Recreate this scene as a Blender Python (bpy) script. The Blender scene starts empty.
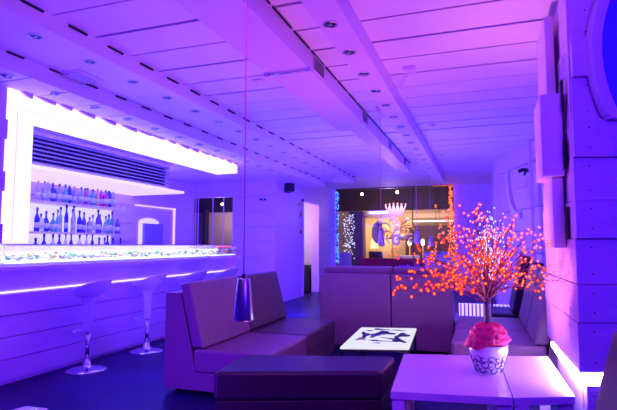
import bpy, bmesh, math, random
from mathutils import Vector, Matrix
random.seed(7)
S = bpy.context.scene
C = S.collection
PI = math.pi
R = math.radians

# ---------------------------------------------------------------- camera, world, lights, exposure
cd = bpy.data.cameras.new('camera'); cam = bpy.data.objects.new('camera', cd); C.objects.link(cam)
cd.sensor_width = 36; cd.lens = 36 * 496 / 617; cd.clip_end = 100
cam.location = (0, 0, 1.38); cam.rotation_euler = (R(90 + 4.61), 0, R(19.2))
S.camera = cam
S.view_settings.view_transform = 'Standard'; S.view_settings.look = 'None'
S.view_settings.exposure = 0.0; S.view_settings.gamma = 1.0; S.view_settings.use_curve_mapping = False
W = bpy.data.worlds.new('night'); S.world = W; W.use_nodes = True
W.node_tree.nodes['Background'].inputs[0].default_value = (0.045, 0.002, 0.8, 1)
W.node_tree.nodes['Background'].inputs[1].default_value = 0.55

def light(name, kind, loc, power, color, target=None, size=0.5, sizey=None, spot=None, radius=None):
    l = bpy.data.lights.new(name, kind); o = bpy.data.objects.new(name, l); C.objects.link(o)
    l.energy = power; l.color = color; o.location = loc
    if kind == 'AREA':
        l.size = size
        if sizey: l.shape = 'RECTANGLE'; l.size_y = sizey
    if kind == 'SPOT': l.spot_size = spot or R(80); l.spot_blend = 0.8; l.shadow_soft_size = radius or 0.05
    if kind == 'POINT': l.shadow_soft_size = radius or 0.1
    if target is not None:
        o.rotation_euler = (Vector(target) - Vector(loc)).to_track_quat('-Z', 'Y').to_euler()
    return o
MAG = (0.85, 0.10, 0.80); BLU = (0.045, 0.004, 1.0); VIO = (0.11, 0.003, 1.0)
light('magenta_ceiling_fill', 'SPOT', (-0.88, 4.50, 0.37), 185, (0.80, 0.145, 0.70), (-0.45, 3.8, 3.2), spot=R(140), radius=0.15)  # unseen light added behind the ottoman to colour the near ceiling
light('magenta_pillar_fill', 'SPOT', (-0.86, 4.50, 0.41), 130, (1.0, 0.40, 0.50), (0.55, 4.2, 1.7), spot=R(85), radius=0.1)  # added light aimed at the pillar side, no fixture stands here
light('magenta_front_fill', 'SPOT', (-0.8, 2.2, 0.12), 18, (0.80, 0.125, 0.70), (-1.3, 3.0, 3.2), spot=R(95), radius=0.15)  # extra fill for the left part of the ceiling, out of view
light('violet_bar_fill', 'AREA', (-2.6, 1.6, 0.2), 100, VIO, (-3.4, 4.6, 2.6), 0.6)  # unseen violet light added for the bar front and its ceiling
light('blue_lounge_fill', 'AREA', (-1.6, 8.8, 0.3), 400, (0.13, 0.065, 1.0), (-1.4, 10.5, 3.2), 1.6, 3.0)  # added light hidden behind the sofa backs, brightens the far ceiling
light('blue_column_fill', 'AREA', (-3.4, 9.0, 0.15), 150, BLU, (-4.6, 10.8, 1.8), 0.8)  # added blue light to brighten the column, no lamp modelled
light('blue_aisle_fill', 'AREA', (-3.2, 5.4, 0.1), 70, (0.10, 0.03, 1.0), (-3.6, 7.0, 3.0), 0.6, 3.0)  # unseen blue fill added along the aisle
light('blue_front_fill', 'AREA', (1.3, 0.6, 2.6), 85, (0.11, 0.014, 1.0), (1.0, 3.6, 1.4), 0.8)  # unseen blue fill added for the front of the pillar
light('violet_seat_fill', 'SPOT', (-0.9, 1.0, 3.0), 190, (0.50, 0.08, 0.70), (-1.4, 4.9, 0.3), spot=R(62), radius=0.3)  # violet fill added over the sofas, outside the view
light('warm_room_beyond', 'AREA', (-2.4, 18.6, 3.6), 140, (1.0, 0.62, 0.28), (-2.6, 21.0, 1.6), 2.5)
light('warm_room_floor', 'POINT', (-3.0, 17.2, 2.6), 45, (0.6, 0.35, 0.9), radius=0.2)
light('amber_room_lamp', 'POINT', (-3.9, 20.4, 1.9), 75, (1.0, 0.6, 0.15), radius=0.1)
light('side_window_glow', 'POINT', (-6.7, 12.0, 2.1), 16, (1.0, 0.62, 0.35), radius=0.15)
light('passage_light', 'POINT', (-5.6, 13.4, 2.0), 60, (0.75, 0.55, 0.9), radius=0.1)
case = light('display_case_light', 'AREA', (-4.445, 6.06, 1.368), 16, (0.8, 1.0, 0.65), None, 4.7, 0.015)
case.rotation_euler = (R(55), 0, R(90))
light('rear_seat_fill', 'AREA', (0.75, 9.0, 0.9), 12, (0.1, 0.04, 1.0), (0.2, 8.0, 0.3), 0.3)  # added blue fill on the rear seats, no fixture modelled

# ---------------------------------------------------------------- materials
def mat(name, col, rough=0.5, metal=0.0, emis=None, es=1.0, bump=0.0, bscale=40, trans=0.0, var=0.0, vscale=6, alpha=1.0, coat=0.0, ior=1.45, stretch=None):
    m = bpy.data.materials.new(name); m.use_nodes = True
    nt = m.node_tree; b = nt.nodes['Principled BSDF']
    b.inputs['Base Color'].default_value = (*col, 1); b.inputs['Roughness'].default_value = rough
    b.inputs['Metallic'].default_value = metal; b.inputs['IOR'].default_value = ior
    b.inputs['Transmission Weight'].default_value = trans; b.inputs['Alpha'].default_value = alpha
    b.inputs['Coat Weight'].default_value = coat
    if name == 'dark_floor': b.inputs['Specular IOR Level'].default_value = .22
    if emis:
        b.inputs['Emission Color'].default_value = (*emis, 1); b.inputs['Emission Strength'].default_value = es
    tc = nt.nodes.new('ShaderNodeTexCoord'); mp = nt.nodes.new('ShaderNodeMapping')
    nt.links.new(tc.outputs['Object'], mp.inputs[0])
    if stretch: mp.inputs['Scale'].default_value = stretch
    if var:
        n = nt.nodes.new('ShaderNodeTexNoise'); n.inputs['Scale'].default_value = vscale; n.inputs['Detail'].default_value = 5
        nt.links.new(mp.outputs[0], n.inputs['Vector'])
        r = nt.nodes.new('ShaderNodeMapRange'); r.inputs[1].default_value = .3; r.inputs[2].default_value = .7
        r.inputs[3].default_value = 1 - var; r.inputs[4].default_value = 1 + var
        nt.links.new(n.outputs[0], r.inputs[0])
        mx = nt.nodes.new('ShaderNodeVectorMath'); mx.operation = 'SCALE'; mx.inputs[0].default_value = col
        nt.links.new(r.outputs[0], mx.inputs['Scale']); nt.links.new(mx.outputs[0], b.inputs['Base Color'])
    if bump:
        n = nt.nodes.new('ShaderNodeTexNoise'); n.inputs['Scale'].default_value = bscale; n.inputs['Detail'].default_value = 4
        nt.links.new(mp.outputs[0], n.inputs['Vector'])
        bp = nt.nodes.new('ShaderNodeBump'); bp.inputs['Strength'].default_value = bump; bp.inputs['Distance'].default_value = 0.02
        nt.links.new(n.outputs[0], bp.inputs['Height']); nt.links.new(bp.outputs[0], b.inputs['Normal'])
    return m
def glass(name, tint=(1, 1, 1), gl=0.08):
    m = bpy.data.materials.new(name); m.use_nodes = True; nt = m.node_tree; nt.nodes.clear()
    o = nt.nodes.new('ShaderNodeOutputMaterial'); t = nt.nodes.new('ShaderNodeBsdfTransparent'); g = nt.nodes.new('ShaderNodeBsdfGlossy')
    t.inputs[0].default_value = (*tint, 1); g.inputs['Roughness'].default_value = 0.03
    x = nt.nodes.new('ShaderNodeMixShader'); x.inputs[0].default_value = gl
    nt.links.new(t.outputs[0], x.inputs[1]); nt.links.new(g.outputs[0], x.inputs[2]); nt.links.new(x.outputs[0], o.inputs[0])
    return m
M = dict(
    white=mat('white_painted_wood', (.76, .50, .84), .45, bump=.15, bscale=14, var=.05, vscale=3, stretch=(1, 1, 6)),  # white paint; violet cast of the room light is put into its colour
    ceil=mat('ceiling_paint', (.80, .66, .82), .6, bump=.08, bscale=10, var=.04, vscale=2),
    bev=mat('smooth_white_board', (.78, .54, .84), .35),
    dark=mat('dark_gap', (.02, .015, .03), .8),
    floor=mat('dark_floor', (.006, .003, .09), .35, bump=.12, bscale=8, var=.4, vscale=1.5),
    leather=mat('taupe_leather', (.30, .15, .22), .42, bump=.10, bscale=60, var=.06, vscale=3),
    brown=mat('brown_leather', (.13, .075, .085), .38, bump=.10, bscale=60, var=.08, vscale=3),
    black=mat('black_leather', (.045, .022, .035), .33, bump=.12, bscale=50, var=.12, vscale=3),
    maroon=mat('maroon_leather', (.10, .02, .06), .4, bump=.1, bscale=60),
    navy=mat('navy_leather', (.03, .02, .06), .4, bump=.1, bscale=60),
    plastic=mat('dark_plastic', (.02, .02, .03), .4),
    gloss=mat('glossy_white_plastic', (.75, .72, .78), .22, coat=.3),
    chrome=mat('chrome', (.8, .8, .85), .12, 1.0),
    steel=mat('brushed_metal', (.55, .55, .62), .28, 1.0),
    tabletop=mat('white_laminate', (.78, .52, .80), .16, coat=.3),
    led=mat('white_led_strip', (.9, .9, 1), .5, emis=(.05, .045, 1.0), es=24),
    lbox=mat('backlit_white_panel', (.8, .8, .85), .5, emis=(.08, .06, 1.0), es=16),
    cove=mat('cove_light_panel', (.8, .8, .85), .5, emis=(.09, .07, 1.0), es=8),
    shelf_lit=mat('backlit_shelf_panel', (.8, .8, .85), .5, emis=(.22, .20, 1.0), es=2.6),
    ledw=mat('strong_led_strip', (.9, .9, 1), .5, emis=(.42, .36, 1.0), es=95),
    case_lit=mat('display_lamp', (.8, .8, .85), .5, emis=(.85, 1.0, .85), es=1.8),
    hollow=mat('black_reflector', (.05, .04, .06), .3, .5),
    slat=mat('louvre_slat', (.36, .28, .40), .4, .3),
    glass=glass('window_glass', (.93, .93, .97), .02), cglass=glass('case_glass', (.92, .95, .97), .10),
    red=mat('red_plastic', (.6, .02, .03), .4),
    redsofa=mat('red_upholstery', (.55, .01, .05), .6, bump=.1, bscale=50),
    beige=mat('beige_wall', (.62, .50, .36), .8, var=.08, vscale=2), beyond_dark=mat('dark_ceiling_paint', (.035, .02, .03), .8, var=.3, vscale=1),
    colm=mat('purple_grey_column_paint', (.13, .07, .12), .7, var=.1, vscale=2),
    lilac=mat('lilac_paint', (.42, .30, .55), .5), gold=mat('gold_paint', (.75, .50, .18), .35, .6),
    chairdark=mat('dark_wicker', (.08, .06, .05), .7, bump=.2, bscale=80), chairbrown=mat('brown_wood', (.20, .09, .05), .6, bump=.1),
    cloth=mat('white_cloth', (.8, .78, .85), .8, bump=.1, bscale=10),
    warm=mat('warm_bulb', (1, .9, .7), .5, emis=(1, .68, .35), es=12), shade=mat('warm_lamp_shade', (1, .8, .5), .6, emis=(1, .55, .15), es=2.5),
    orange=mat('orange_led', (1, .3, .1), .5, emis=(1, .16, .02), es=3), blueled=mat('blue_led', (.3, .5, 1), .5, emis=(.06, .22, 1), es=3),
    whiteled=mat('cool_white_led', (.8, .8, 1), .5, emis=(.65, .7, 1), es=2.6),
    b_or=mat('orange_red_bulb', (.1, .02, .02), .4, emis=(1, .10, .004), es=6), b_rd=mat('red_bulb', (.1, .02, .02), .4, emis=(1, .03, .006), es=5),
    b_pk=mat('pink_bulb', (.1, .02, .02), .4, emis=(1, .09, .08), es=5),
    twig=mat('dark_red_twig', (.30, .03, .06), .6, bump=.2, bscale=60), trunk=mat('wrapped_trunk', (.10, .05, .09), .7, bump=.3, bscale=40),
    pink=mat('pink_mesh_cloth', (.75, .03, .14), .7, bump=.5, bscale=50, var=.2, vscale=20),
    pot=mat('white_ceramic', (.75, .68, .75), .2, coat=.4), potink=mat('blue_ceramic_glaze', (.05, .03, .12), .3),
    cord=mat('violet_fabric_cord', (.75, .10, .45), .7), sign=mat('plate_white', (.7, .7, .75), .4),
    artink=mat('dark_print', (.03, .02, .05), .5), arttan=mat('tan_print', (.35, .28, .22), .5), artteal=mat('grey_blue_print', (.10, .16, .20), .5),
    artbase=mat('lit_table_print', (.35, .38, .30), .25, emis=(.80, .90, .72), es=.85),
    food_g=mat('green_garnish', (.18, .45, .10), .6), food_w=mat('pale_food', (.85, .82, .70), .6), food_o=mat('orange_food', (.85, .38, .12), .6),
    food_b=mat('brown_food', (.30, .16, .08), .6), tray=mat('steel_tray', (.7, .7, .75), .3, .8),
    case_red=mat('red_indicator', (1, .1, .1), .4, emis=(1, .05, .05), es=3),
    cloth_lit=mat('warm_white_beam', (.8, .8, .8), .5, emis=(1, .85, .75), es=1.6),
    passage=mat('passage_paint', (.6, .55, .5), .7),
    recess=mat('violet_panel', (.30, .22, .50), .5),
)

def bulbmat(name, core, rim):
    m = bpy.data.materials.new(name); m.use_nodes = True; nt = m.node_tree; nt.nodes.clear()
    o = nt.nodes.new('ShaderNodeOutputMaterial'); e = nt.nodes.new('ShaderNodeEmission'); w = nt.nodes.new('ShaderNodeLayerWeight'); w.inputs[0].default_value = .5
    r = nt.nodes.new('ShaderNodeValToRGB'); r.color_ramp.elements[0].position = .0; r.color_ramp.elements[1].position = .30
    r.color_ramp.elements[0].color = (*core, 1); r.color_ramp.elements[1].color = (*rim, 1)
    nt.links.new(w.outputs['Facing'], r.inputs[0]); nt.links.new(r.outputs[0], e.inputs[0]); e.inputs[1].default_value = 2.2; nt.links.new(e.outputs[0], o.inputs[0])
    return m
M['b_or'] = bulbmat('orange_frosted_bulb', (1, .34, .05), (.75, .010, .0)); M['b_rd'] = bulbmat('red_frosted_bulb', (1, .15, .05), (.75, .004, .004)); M['b_pk'] = bulbmat('pink_frosted_bulb', (1, .45, .42), (.80, .010, .04))

# ---------------------------------------------------------------- mesh helpers
class MB:
    def __init__(s): s.bm = bmesh.new()
    def _faces(s, vs, idx, mi):
        for f in idx:
            try:
                q = s.bm.faces.new([vs[i] for i in f]); q.material_index = mi
            except ValueError: pass
    def prism(s, poly, z0, z1, mi=0, axis='z'):
        """poly in the plane normal to axis, extruded from z0 to z1 along axis"""
        n = len(poly)
        def P(a, b, t): return {'z': (a, b, t), 'y': (a, t, b), 'x': (t, a, b)}[axis]
        vs = [s.bm.verts.new(P(a, b, z0)) for a, b in poly] + [s.bm.verts.new(P(a, b, z1)) for a, b in poly]
        s._faces(vs, [list(range(n))[::-1], list(range(n, 2*n))] + [[i, (i+1) % n, n+(i+1) % n, n+i] for i in range(n)], mi)
        return s
    def box(s, x0, x1, y0, y1, z0, z1, mi=0): return s.prism([(x0, y0), (x1, y0), (x1, y1), (x0, y1)], z0, z1, mi)
    def lathe(s, prof, n=24, c=(0, 0, 0), mi=0, warp=None):
        rings = []
        for r, z in prof:
            ring = []
            for i in range(n):
                a = 2*PI*i/n; p = Vector((max(r, 1e-4)*math.cos(a), max(r, 1e-4)*math.sin(a), z))
                if warp: p = warp(p)
                ring.append(s.bm.verts.new(p + Vector(c)))
            rings.append(ring)
        for a, b in zip(rings, rings[1:]):
            for i in range(n):
                q = s.bm.faces.new([a[i], a[(i+1) % n], b[(i+1) % n], b[i]]); q.material_index = mi; q.smooth = True
        for rg, rev in ((rings[0], True), (rings[-1], False)):
            q = s.bm.faces.new(rg[::-1] if rev else rg); q.material_index = mi
        return s
    def tube(s, pts, r, n=6, mi=0, r2=None):
        pts = [Vector(p) for p in pts]; rings = []; k = len(pts)
        for i, p in enumerate(pts):
            d = (pts[min(i+1, k-1)] - pts[max(i-1, 0)]).normalized()
            u = d.orthogonal().normalized(); v = d.cross(u)
            if rings:
                u = (lastu - d*lastu.dot(d)).normalized(); v = d.cross(u)
            lastu = u
            rr = r if r2 is None else r + (r2 - r)*i/(k-1)
            rings.append([s.bm.verts.new(p + (u*math.cos(2*PI*j/n) + v*math.sin(2*PI*j/n))*rr) for j in range(n)])
        for a, b in zip(rings, rings[1:]):
            for j in range(n):
                q = s.bm.faces.new([a[j], a[(j+1) % n], b[(j+1) % n], b[j]]); q.material_index = mi; q.smooth = True
        for rg in (rings[0][::-1], rings[-1]):
            q = s.bm.faces.new(rg); q.material_index = mi
        return s
    def ball(s, c, r, mi=0, sub=1, sc=(1, 1, 1)):
        g = bmesh.ops.create_icosphere(s.bm, subdivisions=sub, radius=r, matrix=Matrix.Translation(c) @ Matrix.Diagonal((*sc, 1)))
        for v in g['verts']:
            for f in v.link_faces: f.material_index = mi; f.smooth = True
        return s
    def build(s, name, m, parent=None, bevel=0, seg=2, subsurf=0, mw=None):
        bmesh.ops.recalc_face_normals(s.bm, faces=s.bm.faces[:])
        me = bpy.data.meshes.new(name); s.bm.to_mesh(me); s.bm.free()
        for k in (m if isinstance(m, (list, tuple)) else [m]): me.materials.append(M[k])
        o = bpy.data.objects.new(name, me); C.objects.link(o)
        if parent is not None: o.parent = parent
        if bevel:
            b = o.modifiers.new('bevel', 'BEVEL'); b.width = bevel; b.segments = seg; b.limit_method = 'ANGLE'; b.angle_limit = R(40); b.harden_normals = True
            for p in me.polygons: p.use_smooth = True
        if subsurf:
            b = o.modifiers.new('sub', 'SUBSURF'); b.levels = b.render_levels = subsurf
        return o
def tag(o, label, cat, group=None, kind=None):
    o['label'] = label; o['category'] = cat
    if group: o['group'] = group
    if kind: o['kind'] = kind
    return o
def empty(name, loc, label, cat, group=None, rz=0):
    o = bpy.data.objects.new(name, None); C.objects.link(o); o.location = loc; o.rotation_euler = (0, 0, rz); o.empty_display_size = .1
    return tag(o, label, cat, group)
def struct(o): o['kind'] = 'structure'; return o
def copy_tree(o, parent=None):
    c = o.copy(); C.objects.link(c); c.parent = parent
    for ch in [k for k in C.objects if k.parent == o and k != c]:
        copy_tree(ch, c)
    return c
def dup(o, loc, label=None, rz=None, group=None):
    c = copy_tree(o); c.location = loc
    if rz is not None: c.rotation_euler = (0, 0, rz)
    if label: c['label'] = label
    if group: c['group'] = group
    return c

# ---------------------------------------------------------------- the setting
ZC, Z1, Z2 = 3.2, 3.067, 2.906
struct(MB().box(-9.5, 4, -1.5, 15.5, -.1, 0).build('floor', 'floor'))

# ceiling: long boards running across the room, one narrow gap between each two
b = MB(); y = 3.84 - .455*12; random.seed(3)
b.box(-3.3, 2.6, -1.5, 15.6, ZC + .034, ZC + .12, 1)
while y < 15.5:
    b.box(-3.25, 2.6, y + .015, min(y + .440, 15.5), ZC + random.uniform(-.004, .006), ZC + .04, 0); y += .455
b.box(-4.8, -3.25, 12.4, 15.6, ZC, ZC + .05, 0)
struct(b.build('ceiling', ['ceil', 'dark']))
# first and second dropped soffit along the bar with short overlapping edge boards
b = MB(); b.box(-3.86, -3.18, -1.5, 13.0, Z1, ZC + .05)
y = -1.2
while y < 12.5: b.box(-3.19, -3.165, y + .2, y + .40, ZC - .020, ZC - .004, 1); y += .455
struct(b.build('trim_1', ['ceil', 'dark']))
b = MB(); y = -1.2
while y < 10.7: b.box(-9.4, -3.86, y + .01, min(y + .445, 10.8), Z2, Z2 + .06); y += .455
b.box(-9.4, -3.862, -1.5, 10.8, Z2 + .03, ZC + .05); b.box(-4.6, -3.86, 10.8, 12.4, Z2, ZC + .05)
y = -1.0
while y < 12.0: b.box(-3.87, -3.845, y, y + .17, Z1 - .018, Z1 - .003, 1); y += .455
struct(b.build('trim_2', ['ceil', 'dark']))
# long duct boxed in down the room and the narrower one beyond it
b = MB(); b.box(-1.89, -1.46, -1.5, 6.75, 3.0, ZC + .05); b.box(-1.72, -1.46, 6.75, 11.1, 3.0, ZC + .05)
y = -1.2
while y < 11: b.box(-1.462, -1.448, y, y + .40, ZC - .022, ZC - .004, 1); y += .455
struct(b.build('trim_3', ['bev', 'dark'], bevel=.006))
b = MB(); b.box(-1.12, -.89, -1.5, 13.6, 3.03, ZC + .05)
struct(b.build('trim_4', ['bev'], bevel=.006))

# far wall with the big window
b = MB(); b.box(-.77, .36, 15.5, 15.7, 0, 3.3); b.box(-4.8, -4.45, 15.5, 15.7, 0, 3.3)
struct(b.build('wall_far', ['white']))
w = MB().box(-4.45, -.77, 15.58, 15.6, .1, 3.17).build('window_1', 'glass'); struct(w)
b = MB(); b.box(-4.45, -.77, 15.52, 15.66, 0, .1); b.box(-4.45, -.77, 15.52, 15.66, 3.17, 3.3)
for x in (-4.44, -2.0, -.80): b.box(x - .012, x + .012, 15.56, 15.62, .1, 3.17)
b.build('window_frame', 'plastic', w)
# right wall: straight far part, then boarded diagonal part
b = MB(); b.box(.30, .5, 11.2, 15.5, 0, 3.3)
for k in range(8):
    z0 = k*.41; p = .02 if k % 2 else 0
    b.prism([(.36 - p, 11.3), (.95 - p, 9.43), (1.62 - p, 7.2), (2.6, 4.9), (2.8, 5.1), (1.9, 8), (.6, 11.5)], z0 + .006, z0 + .404)
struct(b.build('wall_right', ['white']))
# wall on the left with the doorway, the column before it, and the end wall with the side window
b = MB(); b.box(-4.8, -4.6, 11.5, 12.72, 0, 3.2); b.box(-4.8, -4.6, 14.05, 15.5, 0, 3.2); b.box(-4.8, -4.6, 12.72, 14.05, 2.58, 3.2)
struct(b.build('wall_left', ['white']))
b = MB()
for k in range(8):
    z0 = k*.365; p = .015 if k % 2 else 0
    b.box(-5.72, -4.6 + p, 10.8 - p, 11.5 + p, z0 + .005, z0 + .36)
b.box(-5.7, -4.61, 10.82, 11.5, 0, 2.9, 0)
struct(b.build('wall_column', ['white']))
b = MB()
b.box(-4.62, -4.56, 12.66, 12.74, 0, 2.62); b.box(-4.62, -4.56, 14.03, 14.13, 0, 2.62); b.box(-4.62, -4.56, 12.66, 14.13, 2.56, 2.64)
struct(b.build('trim_5', ['bev']))
b = MB(); b.box(-6.4, -4.8, 12.3, 12.4, 0, 3); b.box(-6.5, -6.4, 12.3, 14.7, 0, 3); b.box(-6.4, -4.8, 14.6, 14.7, 0, 3); b.box(-6.5, -4.8, 12.3, 14.7, 2.9, 3); b.box(-6.5, -4.8, 12.3, 14.7, -.05, 0)
struct(b.build('wall_passage', ['passage']))
d = MB(); d.box(-5.75, -4.82, 12.45, 12.49, .02, 2.56); d = struct(d.build('door_1', ['bev']))
MB().box(-5.65, -5.53, 12.49, 12.53, 1.0, 1.04).build('door_handle', 'steel', d)
# wall behind the bar
b = MB()
for k in range(8):
    z0 = k*.365; p = .01 if k % 2 else 0
    b.box(-7.0, -6.8 + p, 2.5, 8.5, z0 + .004, z0 + .36)
b.box(-7.0, -6.83, 8.5, 9.98, 0, 2.9); b.box(-7.0, -6.8, 9.98, 10.8, 0, 2.9); b.box(-7.0, -6.8, 8.5, 9.98, 2.24, 2.9)
struct(b.build('wall_bar', ['white']))
b = MB(); b.box(-7.0, -5.72, 10.8, 10.95, 0, .9); b.box(-7.0, -5.72, 10.8, 10.95, 2.56, 2.95)
struct(b.build('wall_end', ['white']))
w = struct(MB().box(-6.8, -5.72, 10.86, 10.88, .9, 2.56).build('window_2', 'glass'))
b = MB()
for x in (-6.79, -6.72, -6.30, -6.0): b.box(x - .006, x + .006, 10.84, 10.87, .9, 2.56)
b.build('window_frame', ['bev'], w)
# what lies outside the side window
b = MB(); b.box(-9.6, -6.55, 12.7, 12.8, 0, 2.32, 0); b.box(-9.6, -6.55, 12.85, 12.95, 2.3, 3.2, 1); b.box(-9.6, -5.0, 10.96, 12.2, 3.2, 3.3, 1); b.box(-7.6, -7.5, 12.5, 12.7, 0, 2.4, 1)
struct(b.build('wall_courtyard', ['beige', 'beyond_dark']))
# bar lightbox canopy and end post
can = empty('bar_canopy', (-4.3, 3.5, Z2), 'long glowing white light canopy hanging over the bar', 'canopy')
def rel(o, px, py, pz): return (px - o.location.x, py - o.location.y, pz - o.location.z)
def bx(mb, o, x0, x1, y0, y1, z0, z1, mi=0):
    a = rel(o, x0, y0, z0); c = rel(o, x1, y1, z1); return mb.box(a[0], c[0], a[1], c[1], a[2], c[2], mi)
bx(MB(), can, -4.74, -4.30, 3.50, 8.28, 2.72, Z2 - .002).build('light_panel', 'lbox', can, bevel=.004)
bx(MB(), can, -4.304, -4.296, 3.50, 8.28, 2.728, 2.730).build('joint', 'steel', can)
y = 3.62
while y < 8.2:
    q = random.uniform(.10, .30); h1, h2 = random.uniform(.004, .014), random.uniform(.02, .045)
    m = MB(); m.prism([(y - 3.5, 0), (y - 3.5 + q, 0), (y - 3.5 + q, -h2), (y - 3.5 + q*.5, -h2*.8), (y - 3.5, -h1)], -.012, .03, axis='x'); m.build('edge_board', 'white', can); y += q + random.uniform(.02, .12)
bx(MB(), can, -4.62, -4.30, 3.50, 3.79, 1.40, 2.72).build('light_post', 'lbox', can)
bx(MB(), can, -4.304, -4.297, 3.60, 3.603, 1.40, 2.72).build('joint', 'steel', can)
b = MB(); b.box(-4.8, -4.31, 2.2, 3.488, 1.2, 2.9)
for k in range(6):
    z0 = 1.36 + k*.25
    if k % 2 == 0: b.box(-4.6, -4.26, 2.2, 3.47, z0 + .03, z0 + .22)
    else: b.box(-4.6, -4.29, 2.2, 3.42, z0 - .03, z0 + .28)
struct(b.build('wall_pillar', ['white']))
# louvred ventilation grille above the bottles, and the lit cove under it
lv = empty('louvre_grille', (-5.6, 4.0, 2.4), 'dark grille of horizontal slats above the back bar shelves', 'grille')
bx(MB(), lv, -6.7, -5.66, 3.6, 7.95, 2.46, 2.9).build('backing', 'beyond_dark', lv)
bx(MB(), lv, -5.70, -5.56, 3.6, 7.97, 2.84, 2.9).build('frame', 'white', lv)
for k in range(7):
    z = 2.455 + k*.057
    m = MB(); m.prism([(-5.66 + 5.6, z - 2.4), (-5.56 + 5.6, z + .012 - 2.4), (-5.56 + 5.6, z + .030 - 2.4), (-5.66 + 5.6, z + .018 - 2.4)], -.4, 3.95, axis='y'); m.build('slat', 'slat', lv)
cv = tag(MB().box(-6.78, -5.56, 3.6, 8.45, 2.395, 2.44).build('cove_light', 'cove'), 'white lit cove shelf running above the bottles under the grille', 'light')
# niche with lit strip and lit arch
m = MB(); m.box(-6.82, -6.79, 9.94, 9.975, 1.2, 2.225); m.box(-6.82, -6.79, 8.56, 9.975, 2.205, 2.225)
tag(m.build('led_strip', 'cove'), 'thin bright strip light framing the recess behind the bar', 'light')
ar = empty('arched_panel', (-6.8, 9.1, 0), 'dark violet panel with a glowing arch behind it in bar recess', 'panel')
pts = [(-.40, 0), (.28, 0), (.28, 1.86)] + [(-.06 + .34*math.cos(a), 1.86 + .10*math.sin(a)) for a in [PI*k/10 for k in range(1, 10)]] + [(-.40, 1.86)]
MB().prism(pts, -.025, -.01, axis='x').build('glowing_arch', 'shelf_lit', ar)
MB().box(0.0, .06, -.30, .34, .0, 1.84).build('panel', 'recess', ar)
tag(MB().box(-6.8, -6.775, 8.1, 8.2, 2.02, 2.14).build('wall_switch', 'sign', bevel=.004), 'small white square switch on the wall beside the bottles', 'switch')

# ---------------------------------------------------------------- bar
bar = empty('bar_counter', (-4.47, 6.0, 0), 'long white boarded bar counter with a light strip along the front', 'bar')
m = MB()
for k in range(4):
    p = .010*(3 - k)
    bx(m, bar, -4.9, -4.47 + .012*(k % 2), 3.3, 8.6, .04 + k*.215, .04 + (k + 1)*.215 - .008)
bx(m, bar, -4.88, -4.5, 3.3, 8.6, 0.0, .9)
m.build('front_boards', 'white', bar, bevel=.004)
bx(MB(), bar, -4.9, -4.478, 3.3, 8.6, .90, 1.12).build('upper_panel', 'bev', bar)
bx(MB(), bar, -4.475, -4.462, 3.3, 8.6, .902, .917).build('light_strip', 'led', bar)
bx(MB(), bar, -5.1, -4.36, 3.3, 8.62, 1.12, 1.17).build('worktop', 'bev', bar, bevel=.008)
dc = empty('display_case', (-4.6, 6.1, 1.17), 'long glass display case of lit food on the bar', 'display case')
bx(MB(), dc, -4.86, -4.42, 3.62, 8.5, 1.172, 1.195).build('base', 'cloth', dc, bevel=.003)
bx(MB(), dc, -4.425, -4.417, 3.62, 8.5, 1.195, 1.37).build('front_glass', 'cglass', dc)
bx(MB(), dc, -4.86, -4.417, 3.62, 8.5, 1.37, 1.378).build('top_glass', 'cglass', dc)
bx(MB(), dc, -4.44, -4.41, 3.62, 8.5, 1.374, 1.389).build('top_rail', 'steel', dc)
bx(MB(), dc, -4.88, -4.84, 3.62, 8.5, 1.172, 1.39).build('back_panel', 'bev', dc)
bx(MB(), dc, -4.84, -4.82, 3.66, 8.46, 1.20, 1.30).build('lit_back', 'case_lit', dc)
bx(MB(), dc, -4.448, -4.430, 3.66, 8.46, 1.196, 1.208).build('lamp', 'case_lit', dc)
bx(MB(), dc, -4.86, -4.42, 8.49, 8.5, 1.195, 1.37).build('end_glass', 'cglass', dc)
bx(MB(), dc, -4.86, -4.42, 3.62, 3.63, 1.195, 1.37).build('end_glass', 'cglass', dc)
bx(MB(), dc, -4.50, -4.44, 7.9, 8.35, 1.345, 1.362).build('indicator', 'case_red', dc)
m = MB(); random.seed(11)
y = 3.7
while y < 8.4:
    for q in range(4):
        mi = random.choices([0, 1, 2, 3], [.22, .58, .12, .08])[0]
        m.ball((random.uniform(-4.76, -4.48), y + random.uniform(-.03, .03), 1.225 + random.uniform(0, .065)), random.uniform(.018, .036), mi, 1, (1, random.uniform(1, 1.6), random.uniform(.5, 1)))
    y += .055
tag(m.build('food', ['food_g', 'food_w', 'food_o', 'food_b']), 'heaped snacks and garnish lying inside the glass case on the bar', 'food', kind='stuff')

# back bar shelves
sh = empty('back_bar_shelf', (-6.8, 6.8, 1.59), 'white backlit shelf unit full of bottles behind the bar', 'shelf')
bx(MB(), sh, -6.78, -6.46, 5.3, 7.86, 1.565, 1.59).build('shelf_board', 'bev', sh)
bx(MB(), sh, -6.78, -6.50, 5.3, 7.86, 2.05, 2.08).build('shelf_board', 'bev', sh)
bx(MB(), sh, -6.78, -6.50, 5.3, 7.95, 1.12, 1.16).build('shelf_board', 'bev', sh)
bx(MB(), sh, -6.788, -6.77, 5.3, 7.82, 1.60, 2.045).build('lit_panel', 'shelf_lit', sh)
bx(MB(), sh, -6.788, -6.77, 5.3, 7.82, 1.17, 1.56).build('lit_panel', 'shelf_lit', sh)
bmats = {}
for n, c, t in (('clear', (.75, .75, .95), .75), ('dark blue', (.03, .03, .25), .0), ('lilac', (.5, .45, .8), .4), ('green', (.15, .40, .15), .2), ('red', (.6, .04, .15), .1), ('orange', (.8, .35, .08), .1), ('pale blue', (.3, .5, .9), .5), ('purple', (.16, .05, .40), 0)):
    M['bt_' + n] = mat(n.replace(' ', '_') + '_glass', c, .12, trans=t); bmats[n] = 'bt_' + n
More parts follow.
